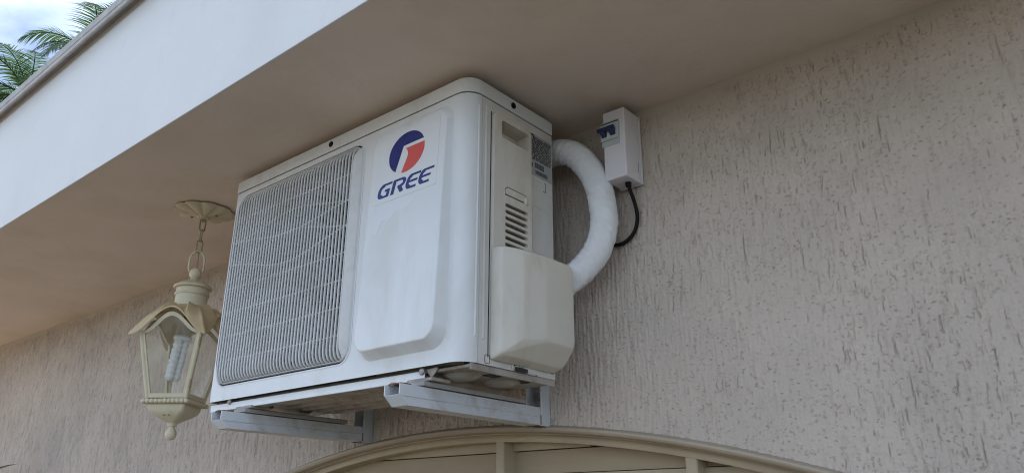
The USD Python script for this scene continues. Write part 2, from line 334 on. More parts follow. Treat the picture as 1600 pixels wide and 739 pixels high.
def wall_patch(xa, xb, dx, nzr):
    xs = np.linspace(xa, xb, int(round((xb-xa)/dx))+1)
    zb = np.maximum(np.where(np.abs(xs-AX) < AR, arch_z(xs), -9), ZB)
    t = np.linspace(0, 1, nzr)
    X = np.repeat(xs[None], nzr, 0); Z = zb[None]+(ZS+.012-zb)[None]*t[:, None]
    i = np.clip((Z-hz0)/HPX, 0, HF.shape[0]-1.01); j = np.clip((X-hx0)/HPX, 0, HF.shape[1]-1.01)
    i0, j0 = i.astype(int), j.astype(int); a, b = i-i0, j-j0
    h = HF[i0, j0]*(1-a)*(1-b)+HF[i0+1, j0]*a*(1-b)+HF[i0, j0+1]*(1-a)*b+HF[i0+1, j0+1]*a*b
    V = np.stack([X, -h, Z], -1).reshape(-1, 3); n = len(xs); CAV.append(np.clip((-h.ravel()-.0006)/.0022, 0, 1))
    q = (np.arange(nzr-1)[:, None]*n+np.arange(n-1)[None]).ravel()
    return trimesh.Trimesh(V, np.vstack([np.column_stack([q, q+1, q+n+1]), np.column_stack([q, q+n+1, q+n])]), process=False)
wl = [wall_patch(-.75, 1.0, .0015, 430), wall_patch(-3.9, -.75, .0038, 250)]
AL, ARR = AX-math.sqrt(AR**2-(AR-(AZ-ZB))**2), AX+math.sqrt(AR**2-(AR-(AZ-ZB))**2)     # where the arch meets ZB
wl += [solid(1.0, 1.1, 0, .18, ZB, ZS+.01), solid(XL, -3.9, 0, .18, GZ, ZS+.01), solid(1.1, XR, 0, .18, GZ, ZS+.01), solid(-3.9, AL, 0, .18, GZ, ZB), solid(ARR, 1.1, 0, .18, GZ, ZB),
       solid(-3.9, 1.1, .12, .18, .0, ZS+.01)]
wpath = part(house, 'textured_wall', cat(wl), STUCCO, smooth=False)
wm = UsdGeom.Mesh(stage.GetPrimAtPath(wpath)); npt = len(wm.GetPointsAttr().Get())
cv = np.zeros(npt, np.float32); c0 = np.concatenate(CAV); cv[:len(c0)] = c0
UsdGeom.PrimvarsAPI(wm).CreatePrimvar('groove_shade_dust', Sdf.ValueTypeNames.FloatArray, 'vertex').Set(cv.tolist())
part(house, 'soffit', rbox(XL, XR, YFA+.004, .3, ZS, ZS+.1, .001), SOFFIT)
# fascia with a softly rounded bottom edge
fp = sg.Polygon([(YFA, ZT+.0145), (YFA, ZS+.0015), (YFA+.0008, ZS-.0005), (YFA+.0025, ZS-.001), (YFA+.0055, ZS-.001), (YFA+.007, ZS+.004), (YFA+.10, ZS+.004), (YFA+.10, ZT+.0145)])
part(house, 'fascia', flat_yz(fp, XL, XR), FASCIA, smooth=40)
part(house, 'coping', cat([rbox(XL, XR, YFA-.026, YFA+.2, ZT+.015, ZT+.045, .003), rbox(XL, XR, YFA-.026, YFA-.017, ZT-.002, ZT+.0149, .0025)]), COPING)
part(house, 'roof_slab', solid(XL, XR, YFA+.11, 7.0, ZS+.102, ZT-.02), COPING)
part(house, 'rear_wall', cat([solid(XL, XR, 6.8, 7.0, GZ, ZS+.1), solid(XL, XL+.18, .181, 6.8, GZ, ZS+.1), solid(XR-.18, XR, .181, 6.8, GZ, ZS+.1)]), FASCIA)
# arched window: rounded render moulding, painted arch rail, bars and boards behind
def arch_band(d0, d1, y0, y1, hump=0.0, xa=AL+.02, xb=ARR-.02, n=120, segs=8):
    """A band along the arch between radial distances d0 and d1 inside its edge; front face at y0 with an optional rounded hump."""
    a0, a1 = math.asin((xa-AX)/AR), math.asin((xb-AX)/AR)
    ang = np.linspace(a0, a1, n)
    prof = [(d0, y1)]+[(d0+(d1-d0)*k/segs, y0-hump*math.sin(math.pi*k/segs)) for k in range(segs+1)]+[(d1, y1)]
    rings = [np.column_stack([AX+(AR-d)*np.sin(ang), np.full(n, y), AZ-AR+(AR-d)*np.cos(ang)]) for d, y in prof]
    V = np.vstack(rings); Fs = []; k = len(prof)
    for i in range(k):
        j = (i+1) % k
        for s in range(n-1): Fs += [(i*n+s, i*n+s+1, j*n+s+1), (i*n+s, j*n+s+1, j*n+s)]
    m = trimesh.Trimesh(V, Fs, process=False)
    if m.volume < 0: m.invert()
    return m
win = part(house, 'arched_window', cat([arch_band(.0125, .0280, .028, .075, .003), arch_band(.0095, .0135, .020, .075, .001)]), CREAM_TRIM, smooth=50)
part(house+'/arched_window', 'reveal_moulding', arch_band(-.004, .0105, .000, .12, .009, segs=12), MOULD, smooth=60)
xe = lambda z, d=.03: (AX-math.sqrt(max((AR-d)**2-(AR+z-AZ)**2, 1e-6)), AX+math.sqrt(max((AR-d)**2-(AR+z-AZ)**2, 1e-6)))
for x in (-.865, -.249, .199, .62):
    zt = float(arch_z(np.array(x), .024))
    part(house+'/arched_window', 'mullion', rbox(x-.0115, x+.0115, .030, .078, -1.2, zt, .002), CREAM_TRIM)
zlev = [-.60, -.50, -.40, -.305, -.228, -.154, -.106, -.06]
for k in range(len(zlev)-1):
    za, zb_ = zlev[k], zlev[k+1]-.002
    xs = np.linspace(xe(za)[0], xe(za)[1], 60)
    topz = np.minimum(zb_, arch_z(xs, .020)); ok = topz > za+.002
    poly = sg.Polygon(list(zip(xs[ok], np.full(ok.sum(), za)))+list(zip(xs[ok][::-1], topz[ok][::-1])))
    if not poly.is_valid: poly = poly.buffer(0)
    part(house+'/arched_window', 'board', flat_xz(poly, (.070 if k % 2 else .064), .085), (CREAM_TRIM if k % 2 == 0 else BOARD))
xs = np.linspace(AL, ARR, 80)
part(house+'/arched_window', 'back_board', flat_xz(sg.Polygon([(ARR, -1.2), (AL, -1.2)]+list(zip(xs, arch_z(xs)+.01))), .0855, .10), BOARD)

# ------------------------------------------------------------------ air conditioner
W, YF, YB, H = 0.7934, -0.3503, -0.100, 0.540
ac = thing('air_conditioner', (-W/2, (YF+YB)/2, -.022), 'white outdoor air conditioner unit with round red and blue emblem, mounted high under the soffit', 'air conditioner')
def plan(inset, rl=.012, rr=.034, yback=-.3165):
    """The plan of the front shell, wrapped round both front corners."""
    p = [(-W+inset, yback)]
    for k in range(7):
        a = math.radians(180+90*k/6); p.append((-W+rl+(rl-inset)*math.cos(a), YF+rl+(rl-inset)*math.sin(a)))
    for k in range(15):
        a = math.radians(270+90*k/14); p.append((-rr+(rr-inset)*math.cos(a), YF+rr+(rr-inset)*math.sin(a)))
    p.append((-inset, yback)); return p
outer, inner = plan(0), plan(.002)
shell = trimesh.creation.extrude_polygon(sg.Polygon(outer+inner[::-1]), .508, engine='earcut')
GX0, GX1, GZ0, GZ1 = -.772, -.296, .030, .498
GCX, GCZ, GHX, GHZ = (GX0+GX1)/2, (GZ0+GZ1)/2, (GX1-GX0)/2, (GZ1-GZ0)/2
hole = flat_xz(sg.Polygon(rrect(GCX, GCZ, GHX, GHZ, .034, 10)), YF-.05, YF+.05)
mf = lambda m: m3.Manifold(m3.Mesh(np.asarray(m.vertices, np.float32), np.asarray(m.faces, np.uint32)))
shell = to_tm(mf(shell)-mf(hole))
fpan = part(ac, 'front_panel', shell, ENAMEL, smooth=25)
# return lip round the grille opening
part(ac+'/front_panel', 'opening_lip', xz_loft([(rrect(GCX, GCZ, GHX+.001, GHZ+.001, .035, 10), YF-.0006), (rrect(GCX, GCZ, GHX-.0015, GHZ-.0015, .033, 10), YF-.0012), (rrect(GCX, GCZ, GHX-.003, GHZ-.003, .031, 10), YF+.002), (rrect(GCX, GCZ, GHX-.003, GHZ-.003, .031, 10), YF+.03)], False, False), ENAMEL, smooth=True)
# raised panel
PX0, PX1, PZ0, PZ1 = -.268, -.040, .026, .496
pc = ((PX0+PX1)/2, (PZ0+PZ1)/2, (PX1-PX0)/2, (PZ1-PZ0)/2)
rings = []
HT, HB_ = .0070, .0260
panel_h = lambda z: HB_+(HT-HB_)*(np.clip(z, PZ0, PZ1)-PZ0)/(PZ1-PZ0)
for f, h in ((-.03, -.02), (.03, .02), (.08, .07), (.45, .49), (.86, .91), (.96, .97), (1.07, .993), (1.3, 1.0), (1.7, 1.0)):
    lx, rx_, bz, tz = .012*f, .0105*f, .0155*f, .012*f
    rings.append((rrect(pc[0]+(lx-rx_)/2, pc[1]+(bz-tz)/2, pc[2]-(lx+rx_)/2, pc[3]-(bz+tz)/2, .036-.008*f, 12), h))
YP = YF-float(panel_h(.40))
m_ = xz_loft(rings); v_ = m_.vertices.copy(); v_[:, 1] = YF-v_[:, 1]*panel_h(v_[:, 2]); m_.vertices = v_
def flat_xz0(poly, y0, y1):
    m = flat_xz(poly, y0, y1); v = m.vertices.copy(); v[:, 1] += -panel_h(v[:, 2])+float(panel_h(.40)); m.vertices = v; return m
on_panel = lambda p: p
part(ac+'/front_panel', 'raised_panel', m_, ENAMEL, smooth=True)
# stamped ribs beside the seam
for x0_, y0_, pr in ((-.0006, -.3225, '/front_panel'),):
    part(ac+pr, 'stamped_rib', hull_spheres([(x0_-.0005, y0_, .045), (x0_-.0005, y0_, .485)], .0022), ENAMEL, smooth=True)
# lid
lid_plan = [(-W-.0012, YB-.0)]+[(x-.0012 if x < -W/2 else x+.0012, y-.0012) for x, y in plan(0)[1:-1]]+[(.0012, YB)]
lid = trimesh.creation.extrude_polygon(sg.Polygon(lid_plan), .028, engine='earcut'); lid.apply_translation((0, 0, .5105))
lid2 = trimesh.creation.extrude_polygon(sg.Polygon(lid_plan).buffer(-.003), .0035, engine='earcut'); lid2.apply_translation((0, 0, .5384))
part(ac, 'top_lid', cat([lid, lid2]), ENAMEL, smooth=25)
gap = trimesh.creation.extrude_polygon(sg.Polygon(plan(.0022)[:-1]+[(-.0022, YB-.002), (-W+.0022, YB-.002)]), .009, engine='earcut'); gap.apply_translation((0, 0, .503))
part(ac+'/top_lid', 'lid_gap', gap, DARK)  # dark slab filling the gap under the lid
part(ac+'/top_lid', 'screw', screw_xz(-.416, YF-.001, .527, .0065), RUBBER)
part(ac+'/top_lid', 'screw', screw_yz(.0012, -.227, .5255, .0065), RUBBER)
# side panel
part(ac, 'side_panel', flat_yz(sg.box(-.3153, .0, YB, .508).difference(sg.box(-.274, .428, -.182, .480)), -.002, 0), ENAMEL_SIDE)
part(ac+'/side_panel', 'stamped_rib', hull_spheres([(-.0005, -.3035, .045), (-.0005, -.3035, .488)], .0028), ENAMEL_SIDE, smooth=True)
part(ac+'/side_panel', 'knockout', flat_yz(sg.Polygon(rrect(-.145, .285, .0225, .048, .006)).difference(sg.Polygon(rrect(-.145, .285, .0212, .0467, .005))), -.0005, .0007), ENAMEL_SIDE)
part(ac+'/side_panel', 'seam_gap', solid(-.0035, -.0022, -.320, -.312, 0, .507), DARK)
part(ac, 'rear_casing', cat([solid(-W+.001, -W+.003, -.316, YB, 0, .508), solid(-.26, -.032, YF+.036, YB+.002, .003, .5), solid(-W+.003, -.26, YB-.004, YB, .003, .5)]), ENAMEL_SIDE)
# base pan with its front lip, stamped underside and foot rails
pan = [rbox(-W+.004, -.1, YF+.020, YF+.0225, -.008, .002, .0006), rbox(-W+.004, -.004, YF+.018, YB, -.0085, -.003, .001), rbox(-.0050, -.0015, -.330, YB+.001, -.012, -.0006, .0006),
       rbox(-W+.004, -.10, YF+.010, YF+.034, -.0205, -.0190, .0006)]
part(ac, 'pan_lip', rbox(-W+.003, -.098, YF+.0075, YF+.0098, -.0210, -.0055, .0009), ENAMEL)
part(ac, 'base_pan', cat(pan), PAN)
for k, y in enumerate((-.30, -.262, -.224, -.186, -.148)):
    part(ac+'/base_pan', 'stiffening_rib', hull_spheres([(-.60, y, -.011), (-.17, y, -.011)], .009), PAN, smooth=True)
for (bx, by, rx, ry) in ((-.065, -.285, .040, .030), (-.055, -.19, .034, .035), (-.70, -.28, .045, .03), (-.70, -.18, .045, .035)):
    e = trimesh.creation.icosphere(3, 1.0); e.vertices = e.vertices*(rx, ry, .011)+(bx, by, -.0085)
    part(ac+'/base_pan', 'stamped_boss', e, PAN, smooth=True)
for (sx_, sy_) in ((-.030, -.245), (-.030, -.165)):
    part(ac+'/base_pan', 'drain_slot', rbox(sx_-.010, sx_+.010, sy_-.016, sy_+.016, -.0098, -.006, .001), DARK)
for x in (-.108, -.651):
    part(ac, 'foot_rail', rbox(x-.022, x+.022, YF-.004, YB+.02, -.0335, -.0245, .0015), STRIP)
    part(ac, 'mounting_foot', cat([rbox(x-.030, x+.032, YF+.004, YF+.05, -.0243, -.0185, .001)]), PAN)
for x, z in ((-.103, -.006), (-.711, -.003)):
    part(ac, 'panel_screw', cat([screw_xz(x, YF+.0065, z-.001, .0062)]), STEEL)
part(ac, 'corner_tab', cat([hull_spheres([(-.098, YF+.014, -.004), (-.074, YF+.014, -.003), (-.086, YF+.014, -.016)], .0022)]), PAN)
# side bottom tabs, screws and slots
part(ac, 'bottom_tab', rbox(.0001, .0018, -.228, -.158, .0015, .030, .0004), ENAMEL_SIDE)
part(ac+'/bottom_tab', 'screw', screw_yz(.0018, -.204, .011, .0058), STEEL)
part(ac+'/bottom_tab', 'screw_hole', cyl((.0004, -.221, .011), (.0021, -.221, .011), .003, 12), DARK)
part(ac+'/side_panel', 'latch_slot', rbox(-.001, .0005, -.114, -.105, .010, .022, .0004), DARK)
part(ac+'/side_panel', 'seam_gap', rbox(-.001, .0006, -.1585, -.1567, .000, .032, .0002), DARK)
part(ac+'/side_panel', 'latch_outline', flat_yz(sg.Polygon(rrect(-.292, .010, .0065, .0075, .003)).difference(sg.Polygon(rrect(-.292, .010, .0057, .0067, .0024))), -.0005, .0005), DARK)

# grille: a moulded basket of bars
YG = YF-.010
grl = part(ac, 'fan_grille', cat([
    xz_loft([(rrect(GCX, GCZ, GHX-.006, GHZ-.006, .029, 10), YF+.004), (rrect(GCX, GCZ, GHX-.0065, GHZ-.0065, .028, 10), YF-.001), (rrect(GCX, GCZ, GHX-.008, GHZ-.008, .027, 10), YF-.001), (rrect(GCX, GCZ, GHX-.009, GHZ-.009, .026, 10), YF+.004)], False, False)]), GRILLE, smooth=True)
part(ac+'/front_panel', 'opening_shade', xz_loft([(rrect(GCX, GCZ, GHX-.0015, GHZ-.0015, .032, 10), YF+.0035), (rrect(GCX, GCZ, GHX-.0085, GHZ-.0085, .027, 10), YF+.0042)], False, False), DARK)  # dark ring that paints the shadow in the gap round the grille
# sloping right-hand and left-hand border strips
def strip(xa, xb, z0, z1):
    out = []
    for z in np.linspace(z0, z1, 24):
        e = min(z-z0, z1-z); b = 1-min(1, e/.03); b = b*b
        out.append([(xa, YG+b*.012, z), (xb, YF+.0005, z), (xb, YF+.006, z), (xa, YG+.004+b*.012, z)])
    V = np.array(out).reshape(-1, 3); Fs = []
    for i in range(len(out)-1):
        for s in range(4):
            t = (s+1) % 4; Fs += [(i*4+s, i*4+t, i*4+4+t), (i*4+s, i*4+4+t, i*4+4+s)]
    m = trimesh.Trimesh(V, Fs, process=False)
    if m.volume < 0: m.invert()
    return m
part(ac+'/fan_grille', 'border_strip', strip(-.322, -.301, GZ0+.012, GZ1-.012), GRILLE, smooth=True)
part(ac+'/fan_grille', 'border_strip', strip(-.762, -.7685, GZ0+.022, GZ1-.022), GRILLE, smooth=True)
NB = 40
bar_xs = np.linspace(-.757, -.326, NB)
def bar(x):
    # inside the rounded opening the bars near the corners are shorter
    rr_ = .031; dx = max(0, abs(x-GCX)-(GHX-.003-rr_)); cut = rr_-math.sqrt(max(rr_**2-min(dx, rr_)**2, 0))
    z0, z1 = GZ0+.0085+cut, GZ1-.0085-cut; R = .026
    P = [(YF+.003, z0)]
    for k in range(9):
        a = math.pi/2*k/8; P.append((YG+.013*(1-math.sin(a)), z0+R*(1-math.cos(a))+.001))
    for k in range(1, 6): P.append((YG, z0+R+(z1-z0-2*R)*k/6))
    for k in range(9):
        a = math.pi/2*(1-k/8); P.append((YG+.013*(1-math.sin(a)), z1-R*(1-math.cos(a))-.001))
    P.append((YF+.003, z1)); P = np.array(P)
    T = np.gradient(P, axis=0); T /= np.linalg.norm(T, axis=1, keepdims=True); N = np.column_stack([-T[:, 1], T[:, 0]])   # points to -y on the flat run
    sec = [(-.0012, .0048), (-.0020, .0015), (-.0011, .0003), (0, 0), (.0011, .0003), (.0020, .0015), (.0012, .0048)]
    V = []
    for p, n in zip(P, N):
        for sx_, d in sec: V.append((x+sx_, p[0]-n[0]*d, p[1]-n[1]*d))
    V = np.array(V); k = len(sec); Fs = []
    for i in range(len(P)-1):
        for s in range(k):
            t = (s+1) % k; Fs += [(i*k+s, i*k+t, i*k+k+t), (i*k+s, i*k+k+t, i*k+k+s)]
    m = trimesh.Trimesh(V, Fs, process=False)
    if m.volume < 0: m.invert()
    return m
for x in bar_xs: part(ac+'/fan_grille', 'bar', bar(x), GRILLE, smooth=35)
rod = lambda pts, r=.0013: tube(pts, r, 8)
for z in (.43, .257, .20, .143, .087):
    part(ac+'/fan_grille', 'cross_rod', rod([(-.766, YG+.0050, z), (-.319, YG+.0050, z)]), GRILLE, smooth=True)
cx_ = np.linspace(-.766, -.319, 40); hump = .5+.5*np.cos((cx_+.5355)/.2305*math.pi)
for base, amp in ((.371, .030), (.371, -.022), (.315, .037), (.315, -.036)):
    part(ac+'/fan_grille', 'curved_rod', rod(np.column_stack([cx_, np.full(40, YG+.0050+(.0006 if amp > 0 else -.0004)), base+amp*hump])), GRILLE, smooth=True)
# inside: shroud with round opening, fan, coil
ring_ = sg.Polygon([(-W+.006, .004), (-.262, .004), (-.262, .502), (-W+.006, .502)]).difference(sg.Point(GCX, GCZ).buffer(.205, 48))
part(ac, 'fan_shroud', flat_xz(ring_, YF+.036, YF+.040), INNER)
th = np.linspace(0, 2*np.pi, 49)
part(ac+'/fan_shroud', 'shroud_ring', loft([np.column_stack([GCX+r_*np.cos(th[:-1]), np.full(48, y_), GCZ+r_*np.sin(th[:-1])]) for r_, y_ in ((.212, YF+.034), (.206, YF+.030), (.203, YF+.036), (.203, YF+.11))], False, False), INNER, smooth=True)
part(ac, 'coil', solid(-W+.006, -.264, YB-.045, YB-.006, .004, .50), FIN)
fan_m = [lathe([(0, -.03), (.045, -.03), (.052, -.02), (.052, .03), (0, .03)], 32)]
fan_m[0].apply_transform(trimesh.transformations.rotation_matrix(math.pi/2, (1, 0, 0))); fan_m[0].apply_translation((GCX, YF+.10, GCZ))
part(ac, 'fan_hub', fan_m[0], FANP, smooth=40)
for b in range(3):
    V, Fs = [], []
    for i, r_ in enumerate(np.linspace(.045, .194, 10)):
        sp = .55+.35*(r_/.19)
        for j, u in enumerate(np.linspace(-sp, sp, 12)):
            a = b*2*math.pi/3+u+.5*(r_-.045)/.15
            V.append((GCX+r_*math.cos(a), YF+.10+.035*u/sp+.01*math.sin(r_*20), GCZ+r_*math.sin(a)))
    for i in range(9):
        for j in range(11): q = i*12+j; Fs += [(q, q+1, q+13), (q, q+13, q+12)]
    m = trimesh.Trimesh(V, Fs, process=False); m2 = m.copy(); m2.vertices = m2.vertices+(0, .002, 0); m2.invert()
    part(ac, 'fan_blade', cat([m, m2]), FANP, smooth=True)

# emblem sticker
part(ac, 'label_sticker', flat_xz0(on_panel(sg.Polygon(rrect(-.1545, .4035, .0875, .0745, .003, 4))), YP-.0006, YP+.0002), STICK)
lsp = ac+'/label_sticker'
wpoly = [(-.238, .3265), (-.120, .3265), (-.125, .309), (-.150, .300), (-.172, .303), (-.19, .288), (-.21, .292), (-.22, .268), (-.233, .262), (-.236, .29)]
part(ac, 'worn_patch', flat_xz0(on_panel(sg.Polygon(wpoly).buffer(-.004).buffer(.004)), YP-.0002, YP+.0004), WORN)
E0 = sa.scale(sg.Point(0, 0).buffer(1, 64), .050, .0437); E0 = sa.translate(E0, -.1555, .4228)
blue = E0.intersection(sg.Polygon([(-.3, .6), (0, .6), (0, .4405), (-.1655, .4385), (-.1875, .375), (-.3, .375)]))
redcut = [(-.158, .4312), (-.04, .4312), (-.04, .33), (-.1775, .33), (-.1655, .381), (-.1515, .412), (-.1508, .418), (-.1525, .4245)]
red = E0.intersection(sg.Polygon(redcut))
part(lsp, 'emblem_blue', flat_xz0(on_panel(blue), YP-.0011, YP-.0004), INK_BLUE)
part(lsp, 'emblem_red', flat_xz0(on_panel(red), YP-.0011, YP-.0004), INK_RED)
# lettering, drawn as strokes in a 1-high box and slanted
def stroke(pts, w): return sg.LineString(pts).buffer(w/2, cap_style=2, join_style=1)
def q(p0, p1, p2, n=8): return [((1-t)**2*p0[0]+2*t*(1-t)*p1[0]+t*t*p2[0], (1-t)**2*p0[1]+2*t*(1-t)*p1[1]+t*t*p2[1]) for t in np.linspace(0, 1, n)]
VW, HW = .27, .15
G = unary_union([stroke([(1.22, .925)]+[(.62, .925)]+q((.5, .925), (.14, .9), (.135, .5))+q((.135, .3), (.14, .075), (.5, .075))+[(.98, .075)], HW),
                 stroke(q((.55, .90), (.13, .85), (.135, .5))+q((.135, .48), (.13, .1), (.5, .10)), VW), stroke([(.66, .49), (1.12, .49)], HW), stroke([(1.0, .0), (1.0, .56)], VW)])
R_ = unary_union([stroke([(.135, 0), (.135, 1)], VW), stroke([(.1, .925), (.75, .925)]+q((.78, .925), (1.05, .92), (1.05, .70))+q((1.05, .68), (1.03, .45), (.75, .45))+[(.5, .45)], HW),
                  stroke(q((.8, .90), (1.0, .88), (.99, .69))+q((.99, .66), (.98, .48), (.75, .47)), .2), stroke([(.62, .47), (.98, 0)], VW)])
E_ = unary_union([stroke([(1.2, .925), (.5, .925)]+q((.45, .925), (.14, .9), (.135, .5))+q((.135, .45), (.14, .08), (.5, .075))+[(1.0, .075)], HW),
                  stroke(q((.45, .90), (.14, .85), (.135, .5))+q((.135, .48), (.13, .12), (.45, .10)), VW), stroke([(.2, .50), (1.02, .50)], HW)])
for L_, x_, wd in ((G, -.2325, .030), (R_, -.1925, .033), (E_, -.1525, .0305), (E_, -.1175, .0305)):
    p_ = sa.affine_transform(L_, [wd, .0075, 0, .0295, x_, .3395]).intersection(sg.box(-1, .3395, 1, .3690))
    part(lsp, 'letter', flat_xz0(on_panel(p_), YP-.0011, YP-.0004), INK_TEXT)

# cream plastic cover on the side: handle plate with louvres above, bulging valve box below
CY0, CY1 = -.289, -.1785
plate = sg.Polygon(list(rrect((CY0+CY1)/2, .345, (CY1-CY0)/2, .142, .014, 6)))
ybar = lambda y0, y1, z0, z1, r=.003: sg.Polygon(rrect((y0+y1)/2, (z0+z1)/2, (y1-y0)/2, (z1-z0)/2, min(r, (z1-z0)*.49), 4))
def skew(poly, k, y0): return sa.affine_transform(poly, [1, 0, k, 1, 0, -k*y0])
pocket = ybar(-.269, -.1865, .437, .474, .006)
slots = [ybar(-.257, -.1905, z-.0036, z+.0036, .0034) for z in np.linspace(.225, .3025, 7)]
upper = [ybar(-.2575, -.1905, .3215, .3245, .0015)]
arch_slot = sg.LineString([(-.2575, .322), (-.2575, .334), (-.252, .339), (-.198, .339), (-.1915, .333), (-.1905, .322)]).buffer(.0009)
holes = unary_union([pocket]+slots+upper+[arch_slot])
face = flat_yz(plate.difference(holes), .0002, .0085)
part(ac, 'handle_cover', face, CREAM, smooth=25)
hc = ac+'/handle_cover'
pr_ = [(.0065, .474), (-.024, .472), (-.027, .460), (-.016, .445), (.0082, .4365)]
V = [(x, y, z) for y in (-.270, -.186) for x, z in pr_]
Fs = [];
for k in range(4): Fs += [(k, k+1, k+6), (k, k+6, k+5)]
pk = trimesh.Trimesh(V, Fs, process=False); pk2 = pk.copy(); pk2.vertices += (-.001, 0, -.0005); pk2.invert()
ends = trimesh.Trimesh(V, [(0, 1, 2), (0, 2, 3), (0, 3, 4), (5, 7, 6), (5, 8, 7), (5, 9, 8)], process=False)
part(hc, 'handle_recess', cat([pk, pk2, ends]), CREAM, smooth=25)
for z in np.linspace(.225, .3025, 7):
    part(hc, 'louvre', trimesh.creation.box(bounds=[(.0008, -.2565, z-.0046), (.0045, -.191, z-.0012)]), CREAM)
part(hc, 'louvre_backing', solid(.0002, .0006, -.2585, -.189, .216, .341), DARK)
part(hc, 'lug', hull_spheres([(.0085, -.1975, .323), (.0085, -.1975, .331)], .0042), CREAM, smooth=True)
part(ac, 'cover_seam', rbox(-.0008, .0007, -.2915, -.2893, .014, .486, .0002), DARK)
vc = []
for (x, y0, y1, z0, z1, r) in ((.004, -.283, -.112, .014, .207, .004), (.020, -.277, -.110, .024, .205, .008), (.050, -.200, -.1215, .053, .199, .0095), (.040, -.245, -.116, .048, .202, .008)):
    for y in (y0, y1):
        for z in (z0, z1): vc.append(((x, y, z), r))
vcm = to_tm(mf(hull_spheres([c for c, r in vc], [r for c, r in vc])).refine_to_length(.006))
vcm.merge_vertices(); trimesh.smoothing.filter_laplacian(vcm, .5, 6)
part(ac, 'valve_cover', vcm, CREAM, smooth=True)
part(ac+'/valve_cover', 'cover_notch', rbox(.0022, .006, -.222, -.188, -.0005, .0068, .001), DARK)
# rating plate with its print
part(ac, 'rating_plate', rbox(.0001, .0006, -.185, -.1025, .398, .490, .0002), PLATE)
r_ = np.random.default_rng(5); bits = []
for row in np.linspace(.483, .434, 15):
    y = -.182
    while y < -.107:
        w_ = r_.uniform(.004, .016)
        bits.append(solid(.0005, .00085, y, min(y+w_, -.105), row-.0012, row+.0012)); y += w_+r_.uniform(.001, .004)
y = -.158
while y < -.128:
    w_ = r_.choice([.0006, .0012, .0018]); bits.append(solid(.0005, .00085, y, y+w_, .416, .428)); y += w_+.0009
y = -.156
while y < -.118:
    w_ = r_.choice([.0008, .0014, .002]); bits.append(solid(.0005, .00085, y, y+w_, .403, .412)); y += w_+.001
bits += [solid(.0005, .00085, -.181, -.165, .416, .424), solid(.0005, .0009, -.183, -.160, .4855, .4885)]
part(ac+'/rating_plate', 'print', cat(bits), PRINT, smooth=False, kind='stuff')
em = [rbox(-.0004, .0005, -.164, -.137-.004*k, .389-.0065*k, .3905-.0065*k, .0003) for k in range(4)]
part(ac+'/side_panel', 'embossed_mark', cat(em), ENAMEL_SIDE, smooth=False)
part(ac+'/side_panel', 'corner_mark', cat([solid(-.0003, .0005, -.1235, -.1225, .372, .392), solid(-.0003, .0005, -.131, -.1235, .372, .3732), solid(-.0003, .0005, -.127, -.1235, .391, .392)]), PRINT)

# ------------------------------------------------------------------ wall brackets
def bracket(loc, label):
    """Local origin on the wall at the foot of the upright; near face of the arm at x = 0."""
    b = thing('wall_bracket', loc, label, 'bracket', 'steel brackets carrying the air conditioner')
    t = .0022; y0, y1, z0, z1, wx = -.405, -.032, .001, .035, -.039
    prof = [(y0, z1), (y0, z0+.017), (y0+.019, z0), (y1, z0), (y1, z1)]
    flange = lambda xa, xb: flat_yz(sg.Polygon(prof), xa, xb)
    crease = lambda x: hull_spheres([(x, y0+.004, .0165), (x, y1-.004, .0165)], .0012)
    web = flat_yz(sg.Polygon([(y0+.002, z0+.0155), (y0+.019, z0+.0002), (y1, z0+.0002), (y1, z0+.0024), (y0+.020, z0+.0024), (y0+.0035, z0+.0172)]), wx+t, -t)
    part(b, 'arm', cat([flange(-t, 0), flange(wx, wx+t), web, crease(0)]), BRACKET, local=True, smooth=30)
    part(b, 'upright', cat([rbox(wx, 0, -.0045, -.0005, -.0, .40, .0006), rbox(-.003, 0, -.030, -.0046, -.0, .40, .0006), rbox(wx, wx+.003, -.030, -.0046, 0, .40, .0006)]), BRACKET, local=True)
    part(b, 'end_bolt', cat([cyl((wx+.010, -.394, .0345), (wx+.010, -.394, .0395), .0055, 6)]), STEEL, local=True)
    part(b, 'rusty_washer', rbox(wx+.004, -.004, -.400, -.376, .0352, .0375, .0006), RUST, local=True)
    part(b, 'weld', cat([hull_spheres([(-.006, -.031, .002), (-.034, -.031, .001)], .0022), hull_spheres([(.0005, -.0312, .003), (.0005, -.0312, .02)], .0012)]), RUST, local=True)
    for z in (.06, .30):
        part(b, 'wall_bolt', cat([cyl((wx/2, -.0035, z), (wx/2, -.012, z), .008, 6)]), STEEL, local=True)
    return b
bracket((-.089, 0, -.0705), 'white steel bracket under the right end of the air conditioner, nearest the valve cover')
bracket((-.632, 0, -.0705), 'white steel bracket under the left end of the air conditioner, nearest the lantern')

# ------------------------------------------------------------------ wrapped pipe
pp = spline([(-.10, -.055, .475), (-.06, -.055, .492), (-.02, -.055, .495), (.025, -.055, .475), (.062, -.055, .431), (.086, -.056, .372), (.0945, -.058, .315), (.086, -.062, .262), (.062, -.070, .224), (.030, -.082, .196), (.000, -.098, .176), (-.02, -.112, .168)], 420)
s_ = np.r_[0, np.cumsum(np.linalg.norm(np.diff(pp, axis=0), axis=1))]; a_ = np.linspace(0, 2*np.pi, 72, endpoint=False)
S, A = np.meshgrid(s_, a_, indexing='ij')
ph = (S/.030+A/(2*np.pi)*2.0+.10*np.sin(A*2+S*30)+.12*meshkit.noise(np.stack([S*40, np.cos(A)*1.5, np.sin(A)*1.5], -1), 4)) % 1.0
wave = .0009*np.exp(-ph*9)+.0020*(meshkit.fbm(np.stack([S*55+A*.9, np.cos(A+S*25)*3, np.sin(A+S*25)*3], -1), 4, 2)-.5)+-.0008+.0014*(meshkit.noise(np.stack([S*28, np.cos(A), np.sin(A)], -1), 9)-.5)
